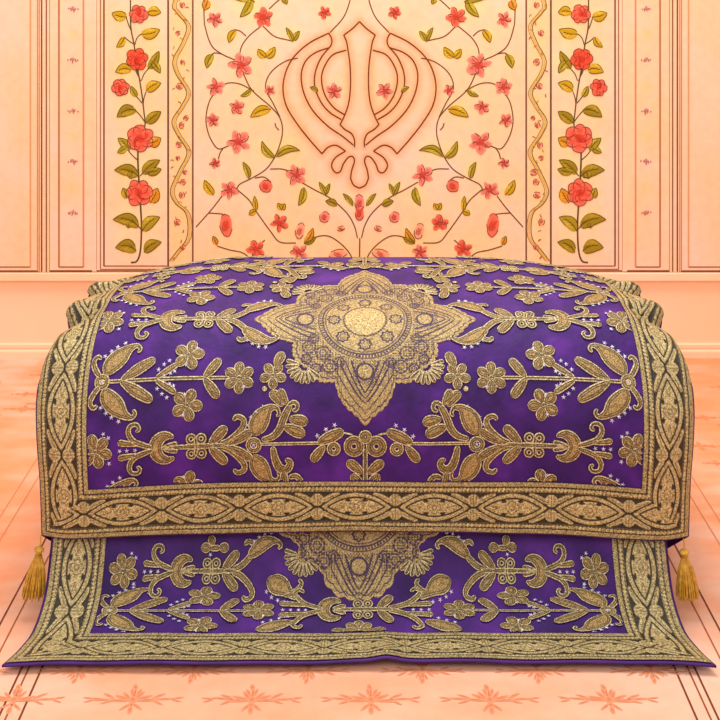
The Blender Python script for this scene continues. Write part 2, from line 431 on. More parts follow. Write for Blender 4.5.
# --- narrow scroll strips
for right in (False, True):
    sd = 'right' if right else 'left'
    m = lambda p: mir(p, right)
    a, b = (167.8, 193.0) if not right else (719 - 193.0, 719 - 167.8)
    r = panel_root('painted_vine_strip', a, b, 270, 'narrow wall strip with a winding yellow vine, between emblem panel and %s roses' % sd, 'wall strip', 'painted vine strips')
    frame_lines(r, [(m((168.4, TOP)), m((168.4, 269.5)), 1.4, lin((120, 70, 48))), (m((192.6, TOP)), m((192.6, 269.5)), 1.2, lin((130, 80, 50)))])
    wave = [(173, -64), (187, -34), (174, 3), (177, 12), (187.5, 26), (183, 42), (174, 60), (177, 74), (187.5, 92), (182, 106), (173, 121), (178, 135), (188, 152), (180, 170), (171.5, 190), (176, 203), (186, 212), (189, 226), (187, 240), (178, 251), (170.5, 261)]
    w2 = [(x + 1.0, y) for x, y in wave]; w3 = [(x - 1.0, y) for x, y in wave]
    p = Paint(); p.ribbon([m(q) for q in w2], 1.8, lin((226, 180, 84)), .8); p.ribbon([m(q) for q in w3], .8, lin((104, 78, 40)), 1.5); p.ribbon([m((q[0] + 2, q[1])) for q in w2], .6, lin((150, 110, 60)), 1.5)
    p.done('winding_vine', r)
    rg = random.Random(9 + right)
    for (x, y) in [(182.5, 5), (178, 33), (182.5, 62), (179.5, 86), (181.5, 125), (178, 158), (182, 195), (177.5, 222), (183, 247), (179, 145), (183, 182), (186, 118), (185, 172)]:
        rose_r = rg.uniform(2.2, 3.8)
        bud(r, *m((x, y)), rose_r, rose_r * .8, rg.uniform(0, 3), 'f')
    for k in range(34):
        y = -10 + k * 8.1 + rg.uniform(-2, 2); x = rg.uniform(172, 189)
        p = Paint(); an = rg.uniform(0, 3.14)
        p.ribbon([m((x - 1.6 * math.cos(an), y - 1.6 * math.sin(an))), m((x + .6, y - .6)), m((x + 1.6 * math.cos(an), y + 1.6 * math.sin(an)))], rg.uniform(.8, 1.5), lin(rg.choice([(196, 130, 50), (176, 92, 60), (200, 150, 60)])), 2, n=5)
        p.done('tiny_leaf', r)
    for y in range(-20, 270, 20): TINT_SPOTS.setdefault(r.name, []).append((m((180, y))[0], y, 12, (255, 208, 132)))
    board(r, a, b, TOP, 270, 2.4, seed=30 + right)

# --- the wide emblem panel
r = panel_root('painted_emblem_panel', 193.6, 525.4, 272.5, 'wide central painted panel with crossed-sword emblem among scrolling flower vines')
E = lambda L: [(270 + x / 4.0, 10 + y / 4.0) for x, y in L]
emb_lines = {
    'curved_blade': [E([(235, 92), (160, 130), (100, 182), (66, 240), (52, 310), (65, 382), (105, 450), (158, 518), (208, 575)]),
                     E([(235, 92), (247, 115), (246, 136), (238, 150)]),
                     E([(238, 150), (182, 170), (142, 205), (125, 260), (135, 330), (170, 400), (230, 463), (290, 505), (333, 540)]),
                     E([(208, 575), (232, 549), (265, 541), (302, 564)]),
                     E([(302, 564), (262, 590), (246, 622), (262, 650), (282, 645), (292, 618), (312, 590), (330, 585), (338, 604), (327, 640), (322, 672)])],
    'ring': [E([(242, 145), (205, 190), (181, 250), (180, 310), (205, 370), (240, 410), (285, 438)]),
             E([(305, 160), (250, 180), (216, 230), (206, 280), (220, 340), (255, 390), (299, 419)])],
    'broadsword': [E([(358, 46), (330, 74), (295, 100)]), E([(295, 100), (306, 126), (312, 160), (320, 220), (322, 300), (315, 370), (298, 422), (280, 458)]),
                   E([(280, 458), (300, 478), (326, 494), (338, 520), (338, 548)])],
    'pommel': [E([(322, 672), (334, 700), (358, 712)])],
}
allpts = []
for nm, L in emb_lines.items():
    if nm == 'curved_blade':
        for mm in (False, True):
            p = Paint()
            for ln in L: p.ribbon([mir(q, mm) for q in ln], 1.35, lin((122, 58, 22)), 1.2); allpts.append(catmull([mir(q, mm) for q in ln], 26))
            p.done(nm, r)
    else:
        p = Paint()
        for mm in (False, True):
            for ln in L: p.ribbon([mir(q, mm) for q in ln], 1.35, lin((122, 58, 22)), 1.2); allpts.append(catmull([mir(q, mm) for q in ln], 26))
        p.done(nm, r)
emb_pts = np.vstack(allpts)
for mm in (False, True):
    m = lambda q: mir(q, mm)
    sg = -1 if mm else 1
    for ln in [[(204, -140), (204, -60), (204, 12), (206, 30), (212, 46), (222, 54), (235, 60)], [(261, 26), (248, 37), (241, 48), (239.5, 60)], [(263, 26), (274, 36), (286, 39.5), (293, 41)],
               [(246, 36), (240, 31), (233, 30), (229.5, 35)], [(222, 54), (214, 53), (208, 58)], [(269, 9), (280, -1), (296, -12), (310, -40), (300, -90)],
               [(243, 73), (252, 90), (270, 106), (280, 118), (282.5, 132), (279, 147), (273, 160), (265, 170), (252, 178), (240, 184), (236.5, 189)],
               [(254, 91), (240, 84), (228, 83), (220, 88), (210, 100), (206, 118), (208, 132), (213, 143), (219, 149), (228, 146)], [(223, 148.5), (220, 153), (218.5, 159)],
               [(270, 169), (282, 169), (291, 172)], [(255, 178), (264, 177), (271, 182)], [(301, 182), (315, 190), (330, 198), (346, 212), (354, 225), (357.5, 238)],
               [(236.5, 189), (249, 200), (256, 211), (271, 232), (280, 242), (296, 243)], [(222, 196), (212, 209), (196, 227)], [(209, 213), (222, 214), (227, 217)],
               [(305, 243), (316, 237), (328, 236), (340, 243), (350, 254), (355, 268)], [(254, 262), (243, 253), (230, 250), (217, 246)],
               [(298, 58), (286, 61), (274, 69), (267, 79), (266, 90), (273, 103), (280, 117)], [(351, -6), (349, 4), (343, 18), (330, 32.5)], [(275, 123), (276, 127), (279, 130)],
               [(265, 240), (258, 246), (252, 256)]]:
        stem(r, [m(q) for q in ln], 1.15)
    for (x, y, rr_, tn) in [(263, 17, 9.5, 'c'), (215, 19, 7.5, 'p'), (324.5, 12.5, 6.5, 'c'), (241, 65, 12, 'p'), (215.5, 87, 8.5, 'p'), (237, 107, 7, 'p'), (213, 120, 6.8, 'p'), (238.5, 142, 11.5, 'p'),
                            (215, 163, 5.6, 'p'), (270, 90, 5.5, 'p'), (296.5, 175, 10, 'p'), (229, 190, 9, 'p'), (279.5, 223, 8.5, 'c'), (256, 249, 9, 'c'), (334, 91, 8, 'p'), (299, 252, 8, 'p'),
                            (262, -45, 10, 'c'), (225, -70, 10, 'p'), (300, -80, 9, 'p')]:
        rose(r, *m((x, y)), rr_, tn, 3)
    for (x, y, rx, ry, an, tn) in [(266, 186, 6.5, 6, .2, 'c'), (226, 225, 6, 11.5, -.1 * sg, 'c'), (324.5, 217, 5, 5.5, .4, 'p'), (341, 228.5, 4, 2.4, -.3 * sg, 'f'), (338, 254, 9, 4.5, -.2 * sg, 'f'), (300, 231, 4.5, 8, .2, 'f')]:
        bud(r, *m((x, y)), rx, ry, an, tn)
    for (bs, tp, w, bd, tn) in [((252, -2), (240, 17), 7, -.2, 'g'), ((255, 2), (232, -2), 7, .2, 'g'), ((236, 30), (229, 42.5), 6, .2, 'y'), ((213, 54), (207, 68), 6.5, .2, 'g'), ((266, 57.5), (258, 49), 6, -.2, 'y'), ((265, 57.5), (275, 47), 6.5, .2, 'y'),
                                ((293, 42), (286, 27.5), 4, .1, 'g'), ((293.5, 41), (299.5, 31), 4.5, -.1, 'g'), ((208, 0), (204.5, 10), 7, 0, 'o'), ((252, 89), (240.5, 96), 4, -.2, 'g'), ((271, 109), (250.5, 117), 8, .2, 'y'),
                                ((275, 158), (262, 141), 6, -.3, 'g'), ((276, 157), (300, 150.5), 6.5, -.4, 'g'), ((249, 179), (243, 162), 5, .15, 'g'), ((214, 195), (204.5, 180), 6.5, -.15, 'y'), ((304, 187), (298.5, 205.5), 6, -.2, 'g'),
                                ((325.5, 196), (319, 182), 4, .1, 'g'), ((325.5, 195), (330, 183.5), 3.5, -.1, 'g'), ((337, 205.5), (325.5, 201), 6, .2, 'k'), ((353, 206), (343, 193.5), 3.8, .1, 'g'), ((256, 211), (249, 214.5), 5, .1, 'y'), ((256, 211), (254.5, 196), 4, 0, 'y'),
                                ((304, 243), (313, 228), 5.5, .2, 'o'), ((304, 243.5), (316, 237), 4.5, .1, 'k'), ((281.5, 210), (278, 203), 4.5, 0, 'y'), ((281.5, 210), (285, 203.5), 4.5, 0, 'y'), ((217, 245), (213, 236), 4.5, 0, 'o'), ((318, 92), (310, 87), 3.4, .2, 'g'), ((283, -4), (287, 4), 5, 0, 'g')]:
        leaf(r, m(bs), m(tp), w, bd * sg, tn)
stem(r, [(359.5, 271), (359.5, 262), (359.8, 238)], 1.3, name='vine_stem')
bud(r, 359.5, 203, 4.8, 8.5, 0, 'p'); bud(r, 359.5, 213, 4.2, 8, 0, 'c')
TINT_SPOTS[r.name] += [(300, 238, 42, (255, 206, 142)), (420, 238, 42, (255, 206, 142)), (235, 250, 30, (255, 208, 146)), (485, 250, 30, (255, 208, 146)), (360, 255, 30, (255, 204, 140))]  # broad orange tint low on the panel, not tied to single motifs
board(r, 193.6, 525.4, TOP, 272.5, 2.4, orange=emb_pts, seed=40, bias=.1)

# ------------------------------------------------------------------ the floor
nx, ny = 300, 330
gx, gy = np.meshgrid(np.linspace(-3.0, 3.0, nx), np.linspace(-1.2, YW + .1, ny), indexing='ij')
c = np.zeros((nx, ny, 3)); A = np.array(lin((240, 178, 148))); B_ = np.array(lin((246, 154, 110))); C_ = np.array(lin((243, 194, 172)))
n1 = noise2(gx, gy, 5, 61)[..., None]; n2 = noise2(gx, gy * 2.2, 16, 62)[..., None]
c = A + (B_ - A) * np.clip(n1 * .6 + .25 + n2 * .4, 0, 1) * .75 + (C_ - A) * np.clip(-n1 * .9 + .25, 0, 1)
bd_ = (smooth(.58, .78, np.abs(gx)) * (.55 + .45 * np.clip(n2[..., 0] * 1.5, -1, 1)))[..., None]; c = c * (1 - bd_) + np.array(lin((246, 152, 104))) * bd_
floor = mesh_obj('floor', np.stack([gx, gy, np.zeros_like(gx)], -1).reshape(-1, 3), grid_faces(nx, ny), M_FLOOR, cols=c.reshape(-1, 3))
floor['kind'] = 'structure'
class FloorPaint(Paint):
    def pt(s, p, lay, extra=0): return (p[0], p[1], .0004 + lay * .00008 + extra * .2)
def floor_line(x, w, col):
    p = FloorPaint(); ys = np.linspace(.8, YW - .02, 60)
    p.ribbon(np.stack([np.full(60, x), ys], 1), w, col, 1, straight=True); p.done('inlay_line', floor)
for x, w, cc in [(.533, .0035, (120, 56, 30)), (.555, .003, (150, 74, 44)), (.567, .0035, (116, 54, 30)), (.618, .003, (170, 92, 60)), (.643, .0035, (124, 60, 36)), (.735, .003, (212, 130, 92)), (.765, .003, (212, 130, 92))]:
    for s in (-1, 1): floor_line(s * x - .003, w, lin(cc))
def floor_spray(cx, cy, sc, seed, flip=1, tone=((206, 116, 78), (230, 152, 114))):
    rg = random.Random(seed); p = FloorPaint(); a, b = lin(tone[0]), lin(tone[1]); fl = flip
    def lf(x, y, L, w, an):
        o = ell(cx + sc * (x + L / 2 * math.cos(an)), cy + fl * sc * (y + L / 2 * math.sin(an)), sc * L / 2, sc * w * .34, an * fl, 10); p.blob(o, a, b, 2)
    p.blob(ell(cx, cy + fl * sc * .02, sc * .055, sc * .08, 0, 12), a, b, 3)
    for sx in (-1, 1):
        for (x, y, L, w, an) in [(.02, .0, .26, .09, .55), (.02, .0, .32, .09, .05), (.02, 0, .24, .08, 1.05), (.24, .05, .2, .07, .55), (.28, .03, .24, .07, .05), (.26, .0, .17, .06, -.5), (.5, .04, .16, .05, .25), (.5, .02, .14, .05, -.35), (.0, -.05, .22, .07, -.9), (.02, .1, .18, .07, 1.3)]:
            an2 = an + rg.uniform(-.15, .15)
            lf(sx * x, y, L, w, an2 if sx > 0 else PI - an2)
    p.ribbon([(cx, cy - fl * sc * .2), (cx, cy + fl * sc * .26)], sc * .02, a, 1, n=5)
    for sx in (-1, 1): p.ribbon([(cx, cy), (cx + sx * sc * .3, cy + fl * sc * .03), (cx + sx * sc * .62, cy + fl * sc * .06)], sc * .018, a, 1, n=6)
    lf(0, .22, .16, .1, PI / 2 + .2); lf(0, -.12, .18, .1, -PI / 2)
    p.done('inlay_spray', floor)
for k in range(-3, 4):
    floor_spray(-.087 + k * .192, 2.185, .11, 100 + k, -1)
    floor_spray(.0176 + k * .192 - .192, 2.095, .125, 200 + k, 1)
    floor_spray(-.087 + k * .192, 1.96, .11, 240 + k, -1)
rg = random.Random(5)
for k in range(44):
    sx = -1 if k % 2 else 1
    cx_ = sx * rg.uniform(.66, 1.15); cy_ = rg.uniform(2.2, 3.7)
    floor_spray(cx_, cy_, rg.uniform(.05, .1), 300 + k, rg.choice((-1, 1)), ((236, 128, 74), (244, 150, 104)))

# ------------------------------------------------------------------ upper cloth
X0 = .0095; ACEN = .41; WI = .497; BW = .092; WO = WI + BW
PROF = catmull([(2.354, .142), (2.350, .25), (2.352, .33), (2.372, .405), (2.41, .462), (2.465, .507), (2.52, .524), (2.578, .538), (2.694, .5515), (2.81, .5455), (2.90, .515), (2.96, .45), (2.985, .36), (2.992, .2), (2.995, .02)], 400)
PL = np.concatenate([[0], np.cumsum(np.hypot(*np.diff(PROF, axis=0).T))]); AEND = PL[-1]
GA = lambda a, c, s: np.exp(-((a - c) / s) ** 2)
def S_up(s, a):
    s = np.asarray(s, float); a = np.asarray(a, float)
    d = np.interp(a, PL, PROF[:, 0]); z = np.interp(a, PL, PROF[:, 1])
    ex = np.minimum(a, 0); z = z + ex                                   # a little beyond the hem
    w = np.abs(s); sg = np.sign(s)
    back = smooth(.27, .37, a); far = smooth(.95, 1.15, a)
    A = .012 * (1 - back) + (.006 + .031 * smooth(.42, .75, a)) * back
    drop = A * np.clip((w - .2) / .29, 0, 1.2) ** 2 * (1 - far)
    q = np.clip((w - WI) / BW, 0, 1.15)
    # the edge lies in three folds over the bundle: each step in these lists is a fold
    ED = np.interp(a, [0, .27, .33, .39, .45, .476, .500, .56, .66, .722, .744, .82, .95, 1.1], [0, 0, .006, .022, .043, .050, .006, .016, .032, .038, .002, .014, .04, .0])
    WX = np.interp(a, [0, .12, .24, .36, .41, .46, .478, .498, .58, .68, .722, .742, .85, 1.3], [0, .000, .004, .004, .000, -.016, -.020, .0, -.002, -.012, -.016, .016, .004, -.02])
    xin = np.minimum(w, WI) * (1 + .020 * GA(a, .29, .16) - .012 * smooth(.5, .8, a))
    lip = np.clip((q - .78) / .22, 0, 1.6) ** 2 * .016 * back * (1 - far)
    x = xin + q * (BW + WX) - .25 * lip
    z = z - drop - ED * np.clip(q, 0, 1.05) ** 1.25 - lip
    d = d + (1 - back) * .018 * q ** 2 + .004 * np.clip((w - .3) / .3, 0, 1) ** 2
    # soft unevenness of quilted velvet
    d = d + .0022 * noise2(s, a, 13, 71, 2) * smooth(0, .12, a) * (1 - q)
    z = z + .0018 * noise2(s, a, 11, 72, 2) * (1 - q) + .0022 * np.sin(s * 9 + 1.0) * (1 - smooth(0, .12, a))
    return np.stack([X0 + sg * x, d, z], -1)

# lower cloth
PROF2 = catmull([(2.184, .015), (2.235, .013), (2.282, .019), (2.335, .058), (2.372, .112), (2.396, .17), (2.415, .24), (2.44, .30)], 300)
PL2 = np.concatenate([[0], np.cumsum(np.hypot(*np.diff(PROF2, axis=0).T))]); BEND = PL2[-1]
WI2, WO2, BH2 = .462, .56, .088
def S_lo(s, b):
    s = np.asarray(s, float); b = np.asarray(b, float)
    d = np.interp(b, PL2, PROF2[:, 0]) + np.minimum(b, 0); z = np.interp(b, PL2, PROF2[:, 1])
    out = .560 + .031 * np.clip(1 - b / .17, 0, 1.1) ** 1.7
    x = s * out / WO2
    fr = smooth(.1, 0, b)
    bump_ = .0055 * GA(s, .045, .022) * smooth(.14, .0, b)                # the small pucker near the middle
    z = z + bump_ + fr * (.0009 * np.sin(s * 16) + .0008 * np.sin(s * 37 + 1)) + .002 * fr
    d = d + .0016 * noise2(s, b, 15, 81, 2) + fr * .004 * np.sin(s * 7 + .5)
    # corners drawn forward on the floor
    d = d - .010 * fr * smooth(.45, .6, np.abs(s))
    return np.stack([-.002 + x, d, z], -1)

def normals(S, s, a, h=.0015):
    ds = S(s + h, a) - S(s - h, a); da = S(s, a + h) - S(s, a - h)
    n = np.cross(ds, da); return n / (np.linalg.norm(n, axis=-1, keepdims=True) + 1e-12)
def on(S, s, a, hgt):
    return S(s, a) + normals(S, s, a) * np.asarray(hgt)[..., None]

def cloth_patch(name, S, s0, s1, a0, a1, step, hgt, mat, parent):
    nu = max(3, int((s1 - s0) / step)); nv = max(3, int((a1 - a0) / step))
    s, a = np.meshgrid(np.linspace(s0, s1, nu), np.linspace(a0, a1, nv), indexing='ij')
    V = on(S, s, a, np.full(s.shape, hgt)).reshape(-1, 3)
    return mesh_obj(name, V, grid_faces(nu, nv), mat, parent), nu, nv

# ---- brocade border pattern (millimetres): x along, y across -0..bw
def brocade(x, y, bw, period, phase):
    """x along in m, y across 0 (inner) .. 1 (outer)"""
    mm = 1000.0; L = period * mm; xl = ((x * mm - phase * mm) / L + .5) % 1.0 * L - L / 2
    sc = bw * mm / 92.0
    yl = (y - .505) * 92.0; k = L / 140.0; xl = xl / k
    st = lambda d, e=1.0: smooth(-e, e, d)
    g = np.zeros_like(xl)
    # knot between the ovals: fan petals and crossing leaves
    xk = np.abs(xl) - 70
    for sy in (1, -1):
        e = 1 - np.sqrt((xk / 11.5) ** 2 + ((yl - sy * 13) / 11.5) ** 2); g = np.maximum(g, st(e * 12))
        for sx in (1, -1):
            X, Y = xk - sx * 23, yl - sy * 17; an = sx * sy * .42
            u = X * math.cos(an) + Y * math.sin(an); v = -X * math.sin(an) + Y * math.cos(an)
            e = 1 - np.sqrt((u / 19) ** 2 + (v / 5.6) ** 2); lf = st(e * 8); ln = st(.8 - np.abs(v), .5)
            g = np.maximum(g, lf * (1 - .45 * ln * (np.abs(u) < 14)))
    vein = st(.8 - np.abs(xk), .5) * (np.abs(yl) < 26) * .5 + st(.9 - np.abs(np.abs(xk) - 5), .6) * (np.abs(yl) > 6) * (np.abs(yl) < 22) * .35
    g = g * (1 - vein)
    g = g * st(np.abs(yl) - 1.0, .6)
    # oval: twin gold leaves with a flower inside
    yo = 25.5 * (1 - (np.abs(xl) / 63) ** 2.0); inside = (np.abs(xl) < 63)
    dist = (yo - np.abs(yl)) * inside - 5 * (~inside)
    g = np.where(dist > -2.3, 0, g)
    ring = st(dist) * st(7.5 - dist)
    core = st(dist - 9.9)
    r = np.hypot(xl, yl); ph = np.arctan2(yl, xl)
    fl = 8.5 + 3.5 * np.abs(np.cos(2 * ph)); flow = st(fl - r)
    tri = st(3.6 - np.abs(np.abs(xl) - 15) * .62 - np.abs(np.abs(yl) - 12.5 + np.abs(np.abs(xl) - 15) * .35), .8)
    line = st(.8 - np.abs(r - fl), .5); dot = st(.9 - np.abs(r - 4.2), .5)
    core = core * (1 - .95 * tri) * (1 - .5 * line) * (1 - .45 * dot)
    lv = st(.8 - np.abs(np.abs(yl) - np.maximum(0, np.abs(xl) - 22) * .22), .5) * (np.abs(xl) > 22); core = core * (1 - .4 * lv)
    g = np.maximum(g, np.maximum(ring * .95, core))
    g = g * (np.abs(yl) < 27)
    # rope and bead bands
    yy = y * 92.0
    tw = .5 + .5 * np.sin(x * mm * 2 * PI / 4.6 + yy * .9)
    zz = .5 + .5 * np.sin(x * mm * 2 * PI / 7.0)
    for (c0, hw, kind) in [(4.5, 4.3, 'r'), (14, 3.8, 'b'), (79, 3.6, 'b'), (87.6, 4.2, 'r')]:
        m_ = st(hw - np.abs(yy - c0), .7)
        if kind == 'r': val = .66 + .3 * tw
        else: val = np.clip(.28 + .9 * st(3.4 - np.hypot(((x * mm) % 7.0 - 3.5), yy - c0 - 1.2 * (zz - .5)), .8), 0, 1)
        g = g * (1 - m_) + val * m_
    thin = st(.9 - np.abs(yy - 18.8), .5) * .6 + st(.9 - np.abs(yy - 74.3), .5) * .6
    return np.clip(np.maximum(g, thin), 0, 1)

def border_strip(name, S, along0, along1, wfun, period, phase, bw, parent, step=.0015, h0=.0012, relief=.0012, label=None):
    """wfun(x, y) -> s, a, valid ends: the strip is mitred through wfun"""
    nu = max(3, int((along1 - along0) / step)); nv = max(10, int(bw / step))
    u, y = np.meshgrid(np.linspace(0, 1, nu), np.linspace(0, 1, nv), indexing='ij')
    s, a, x = wfun(u, y)
    g = brocade(x, y, bw, period, phase)
    V = on(S, s, a, h0 + relief * g).reshape(-1, 3)
    fc = grid_faces(nu, nv)
    n_ = np.cross(V[fc[0, 1]] - V[fc[0, 0]], V[fc[0, 3]] - V[fc[0, 0]]); ref = normals(S, s.ravel()[:1], a.ravel()[:1])[0]
    if np.dot(n_, ref) < 0: fc = fc[:, ::-1].copy()
    o = mesh_obj(name, V, fc, M_BORDER, parent, fl={'pat': g.ravel()})
    if label: o['label'] = label
    return o

# ---- embroidery of padded thread
U = np.array([-1, -.9, -.78, -.64, -.5, -.25, 0, .25, .5, .64, .78, .9, 1])
class Emb:
    def __init__(s, S, to_sa, clip):
        s.S = S; s.to = to_sa; s.clip = clip; s.P = []; s.E = []; s.H = []; s.Fc = []; s.M = []; s.n = 0; s.k = 0
    def strip(s, pts, hw, closed=False):
        """pts design px; hw scalar or list per point, design px"""
        pts = np.asarray(pts, float); hw = np.full(len(pts), hw, float) if np.isscalar(hw) else np.asarray(hw, float)
        L = np.hypot(*np.diff(pts, axis=0).T).sum(); n = int(max(10, L / 1.5))
        q = catmull(np.column_stack([pts, hw]), n); P, W = q[:, :2], np.maximum(q[:, 2] * 1.12, .4)
        dl = np.concatenate([[0], np.cumsum(np.hypot(*np.diff(P, axis=0).T))]); Lt = dl[-1]
        if not closed:
            # resample with dense ends so that caps are round
            t = .5 - .5 * np.cos(np.linspace(0, PI, n)); t = .6 * t + .4 * np.linspace(0, 1, n)
            tl = t * Lt; P = np.stack([np.interp(tl, dl, P[:, 0]), np.interp(tl, dl, P[:, 1])], 1); W = np.interp(tl, dl, W); dl = tl
            for end in (dl, Lt - dl):
                w0 = np.minimum(W, Lt * .45); f = np.clip(end / w0, 0, 1); W = W * np.sqrt(np.maximum(1 - (1 - f) ** 2, .003))
        d = np.gradient(P, axis=0)
        if closed: d[0] = d[-1] = P[1] - P[-2]
        d /= (np.hypot(d[:, 0], d[:, 1])[:, None] + 1e-9); nr = np.stack([-d[:, 1], d[:, 0]], 1)
        Q = P[:, None, :] + nr[:, None, :] * (W[:, None] * U[None, :])[..., None]
        e = (W[:, None] * (1 - np.abs(U))[None, :]) / .55                 # distance to the edge, mm
        h = .0012 + .0020 * np.sqrt(np.clip(e / 3.0, 0, 1)) - .0012 * np.exp(-((e - 3.9) / .8) ** 2) + .00012 * (s.k % 8); s.k += 1
        m = len(U); s.P.append(Q.reshape(-1, 2)); s.E.append(e.ravel()); s.H.append(h.ravel())
        fc = grid_faces(len(P), m) + s.n; s.Fc.append(fc); s.M.append(np.zeros(len(fc), int)); s.n += Q.shape[0] * m
    def ring(s, cx, cy, r, hw, sq=1.0):
        t = np.linspace(0, 2 * PI, 17); s.strip(np.stack([cx + r * np.cos(t), cy + r * sq * np.sin(t)], 1), hw, closed=True)
    def petal(s, a, b, hw, bend=0):
        a = np.array(a, float); b = np.array(b, float); d = b - a; nr = np.array([-d[1], d[0]])
        hw = hw * 1.12; s.strip([a, a + d * .5 + nr * bend, b], [hw * .6, hw, hw * .9])
    def flower(s, cx, cy, r, n, a0=0.0, half=None):
        r = r * 1.06
        for k in range(n):
            an = a0 + 2 * PI * k / n
            s.petal((cx + r * .12 * math.cos(an), cy + r * .12 * math.sin(an)), (cx + r * math.cos(an), cy + r * math.sin(an)), r * (.31 if n < 6 else .285))
        s.strip([(cx - 2, cy), (cx + 2, cy)], 2.6)
    def sequin(s, cx, cy, r=2.1):
        n = 10; pts = [(cx, cy)]; hs = [.0036]
        for k in range(n):
            an = 2 * PI * k / n + cx; rr = r * .82 * (1.15 if k % 2 else .42); pts.append((cx + rr * math.cos(an), cy + rr * math.sin(an))); hs.append(.0024)
        s.P.append(np.array(pts)); s.E.append(np.full(n + 1, 2.0)); s.H.append(np.array(hs))
        fc = np.array([(s.n, s.n + 1 + k, s.n + 1 + (k + 1) % n, s.n + 1 + (k + 1) % n) for k in range(n)]); s.Fc.append(fc); s.M.append(np.ones(n, int)); s.n += n + 1
    def done(s, name, parent):
        if not s.P: return None
        P = np.vstack(s.P); E = np.concatenate(s.E); H = np.concatenate(s.H); Fc = np.vstack(s.Fc); M = np.concatenate(s.M)
        ss, aa, flip = s.to(P); ok = s.clip(ss, aa)[Fc].all(1)
        Fc, M = Fc[ok], M[ok]
        if len(Fc) < 8: return None
        V = on(s.S, ss, aa, H)
        used = np.unique(Fc); re = -np.ones(len(V), int); re[used] = np.arange(len(used)); Fc = re[Fc]; V, E = V[used], E[used]
        fl = Fc if flip else Fc[:, ::-1]
        faces = [tuple(dict.fromkeys(f)) for f in fl.tolist()]
        return mesh_obj(name, V, faces, [M_EMB, M_SEQ], parent, fl={'edge': E}, mat_idx=M)

def my(L, on_): return [(x, -y) for x, y in L] if on_ else L

def row_crescent(mk, parent, full=True, low=False):
    """scroll, clover, crescent row; x in picture units left of 365, y relative to the row"""
    e = mk(); t = np.radians(np.linspace(52, 308, 13))
    e.strip([(170.5 + 11.5 * math.cos(k), 11.5 * math.sin(k)) for k in t], [2.2, 3.2, 4.4, 5.3, 6, 6.3, 6.4, 6.3, 6, 5.3, 4.4, 3.2, 2.2])
    e.strip([(165, 0), (178, 0), (192, 0)], 2.6); e.petal((166, -1), (181, -4), 2.4); e.petal((166, 1), (181, 4), 2.4)
    for f in (False, True):
        e.strip(my([(157, -1), (147, -4), (138, -8), (133, -15), (134.5, -22), (141, -23), (143.5, -18.5), (139.5, -16.5)], f), [2.4, 3, 3, 2.9, 2.6, 2.4, 2.2, 2.0])
        e.strip(my([(143, -5), (132, -6), (122, -7.5)], f), [2.4, 3, 3.6])
    for x in (124, 131, 139): e.sequin(x, .6, 2.7)
    e.done('crescent_motif', parent)
    e = mk()
    for x in (194.2, 204): 
        for y in (-7, 7): e.ring(x, y, 3.4, 2.3)
    e.strip([(186, 0), (200, 0), (214, 0)], 2.8); e.strip([(198, -9), (199.3, 0), (198, 9)], 2.2)
    e.done('clover_motif', parent)
    e = mk()
    for f in (False, True):
        e.petal(my([(212, -1)], f)[0], my([(229, -18)], f)[0], 4.6)
        e.strip(my([(222, -1), (231, -4), (239, -10), (245.5, -18), (245.5, -24.5), (239, -27), (235.5, -23)], f), [3, 3.6, 3.6, 3.4, 3, 2.8, 2.4])
    e.strip([(212, 0), (228, 0)], 2.6)
    if full:
        for f in (False, True):
            e.strip(my([(230, -1), (243, -7), (254, -14)], f), [3, 4.6, 4.2])
            e.strip(my([(255, -9), (259, -18), (264, -27), (271, -34.5), (278, -35), (280.5, -29.5), (277.5, -27)], f), [5, 8.6, 8.4, 4.4, 2.6, 2.2, 2.0])
        e.ring(255.5, 0, 5.2, 2.9); e.sequin(255.5, 0, 2.6)
        for (x, y) in [(249, -19), (253, -26), (258.5, -31), (265, -36)]: e.sequin(x, y, 2.8)
    else:
        for f in ((False,) if low else (False, True)):
            e.strip(my([(240, -12), (247, -18), (255, -24), (264, -27), (272, -27), (277, -23), (273, -20)], f), [3.4, 6, 7.2, 5.4, 3, 2.4, 2])
            for (x, y) in [(246, -27), (251.5, -31), (258, -34.5), (265, -35)]: e.sequin(*my([(x, y)], f)[0], 2.8)
    e.done('scroll_motif', parent)
    if full:
        e = mk()
        e.strip([(263, -5), (274, -8), (281, -15), (285, -25), (290, -35), (293, -38)], [2.6, 3.6, 4, 4, 3.4, 2.6])
        e.petal((284, -36), (271, -50), 4.6, .1); e.petal((289, -38), (281, -53), 4.4, -.1)
        e.petal((290, -25), (309, -21), 4.9); e.petal((285, -18), (306, -9), 5.0)
        e.strip([(289, -37), (295, -40), (298.5, -37), (297, -32.5), (293, -33)], [2.4, 2.6, 2.6, 2.4, 2])
        e.strip([(274, 1), (276.5, 14), (281, 23), (288, 24), (291, 17.5), (286, 13.5)], [3, 4, 4.6, 4.2, 3.6, 2.6])
        e.strip([(284, 26), (285.5, 38), (284, 44)], 4); e.strip([(289, 33), (296, 31), (301, 36), (302, 42)], [2.6, 3.2, 3.2, 3])
        e.done('vine_motif', parent)
        e = mk()
        e.strip([(262, -1), (290, -1), (325, -1)], 1.9)
        e.strip([(318, -1), (330, -6.5), (344, -13)], [3.5, 5.8, 4.4]); e.petal((325, 1), (312, 17), 4.4); e.ring(334, 4.5, 4.2, 3)
        for (x, y) in [(318, -8), (326.5, -14), (335, -18)]: e.sequin(x, y, 3)
        e.strip([(343, -11), (353, -9)], 1.2)
        e.done('sprig_motif', parent)

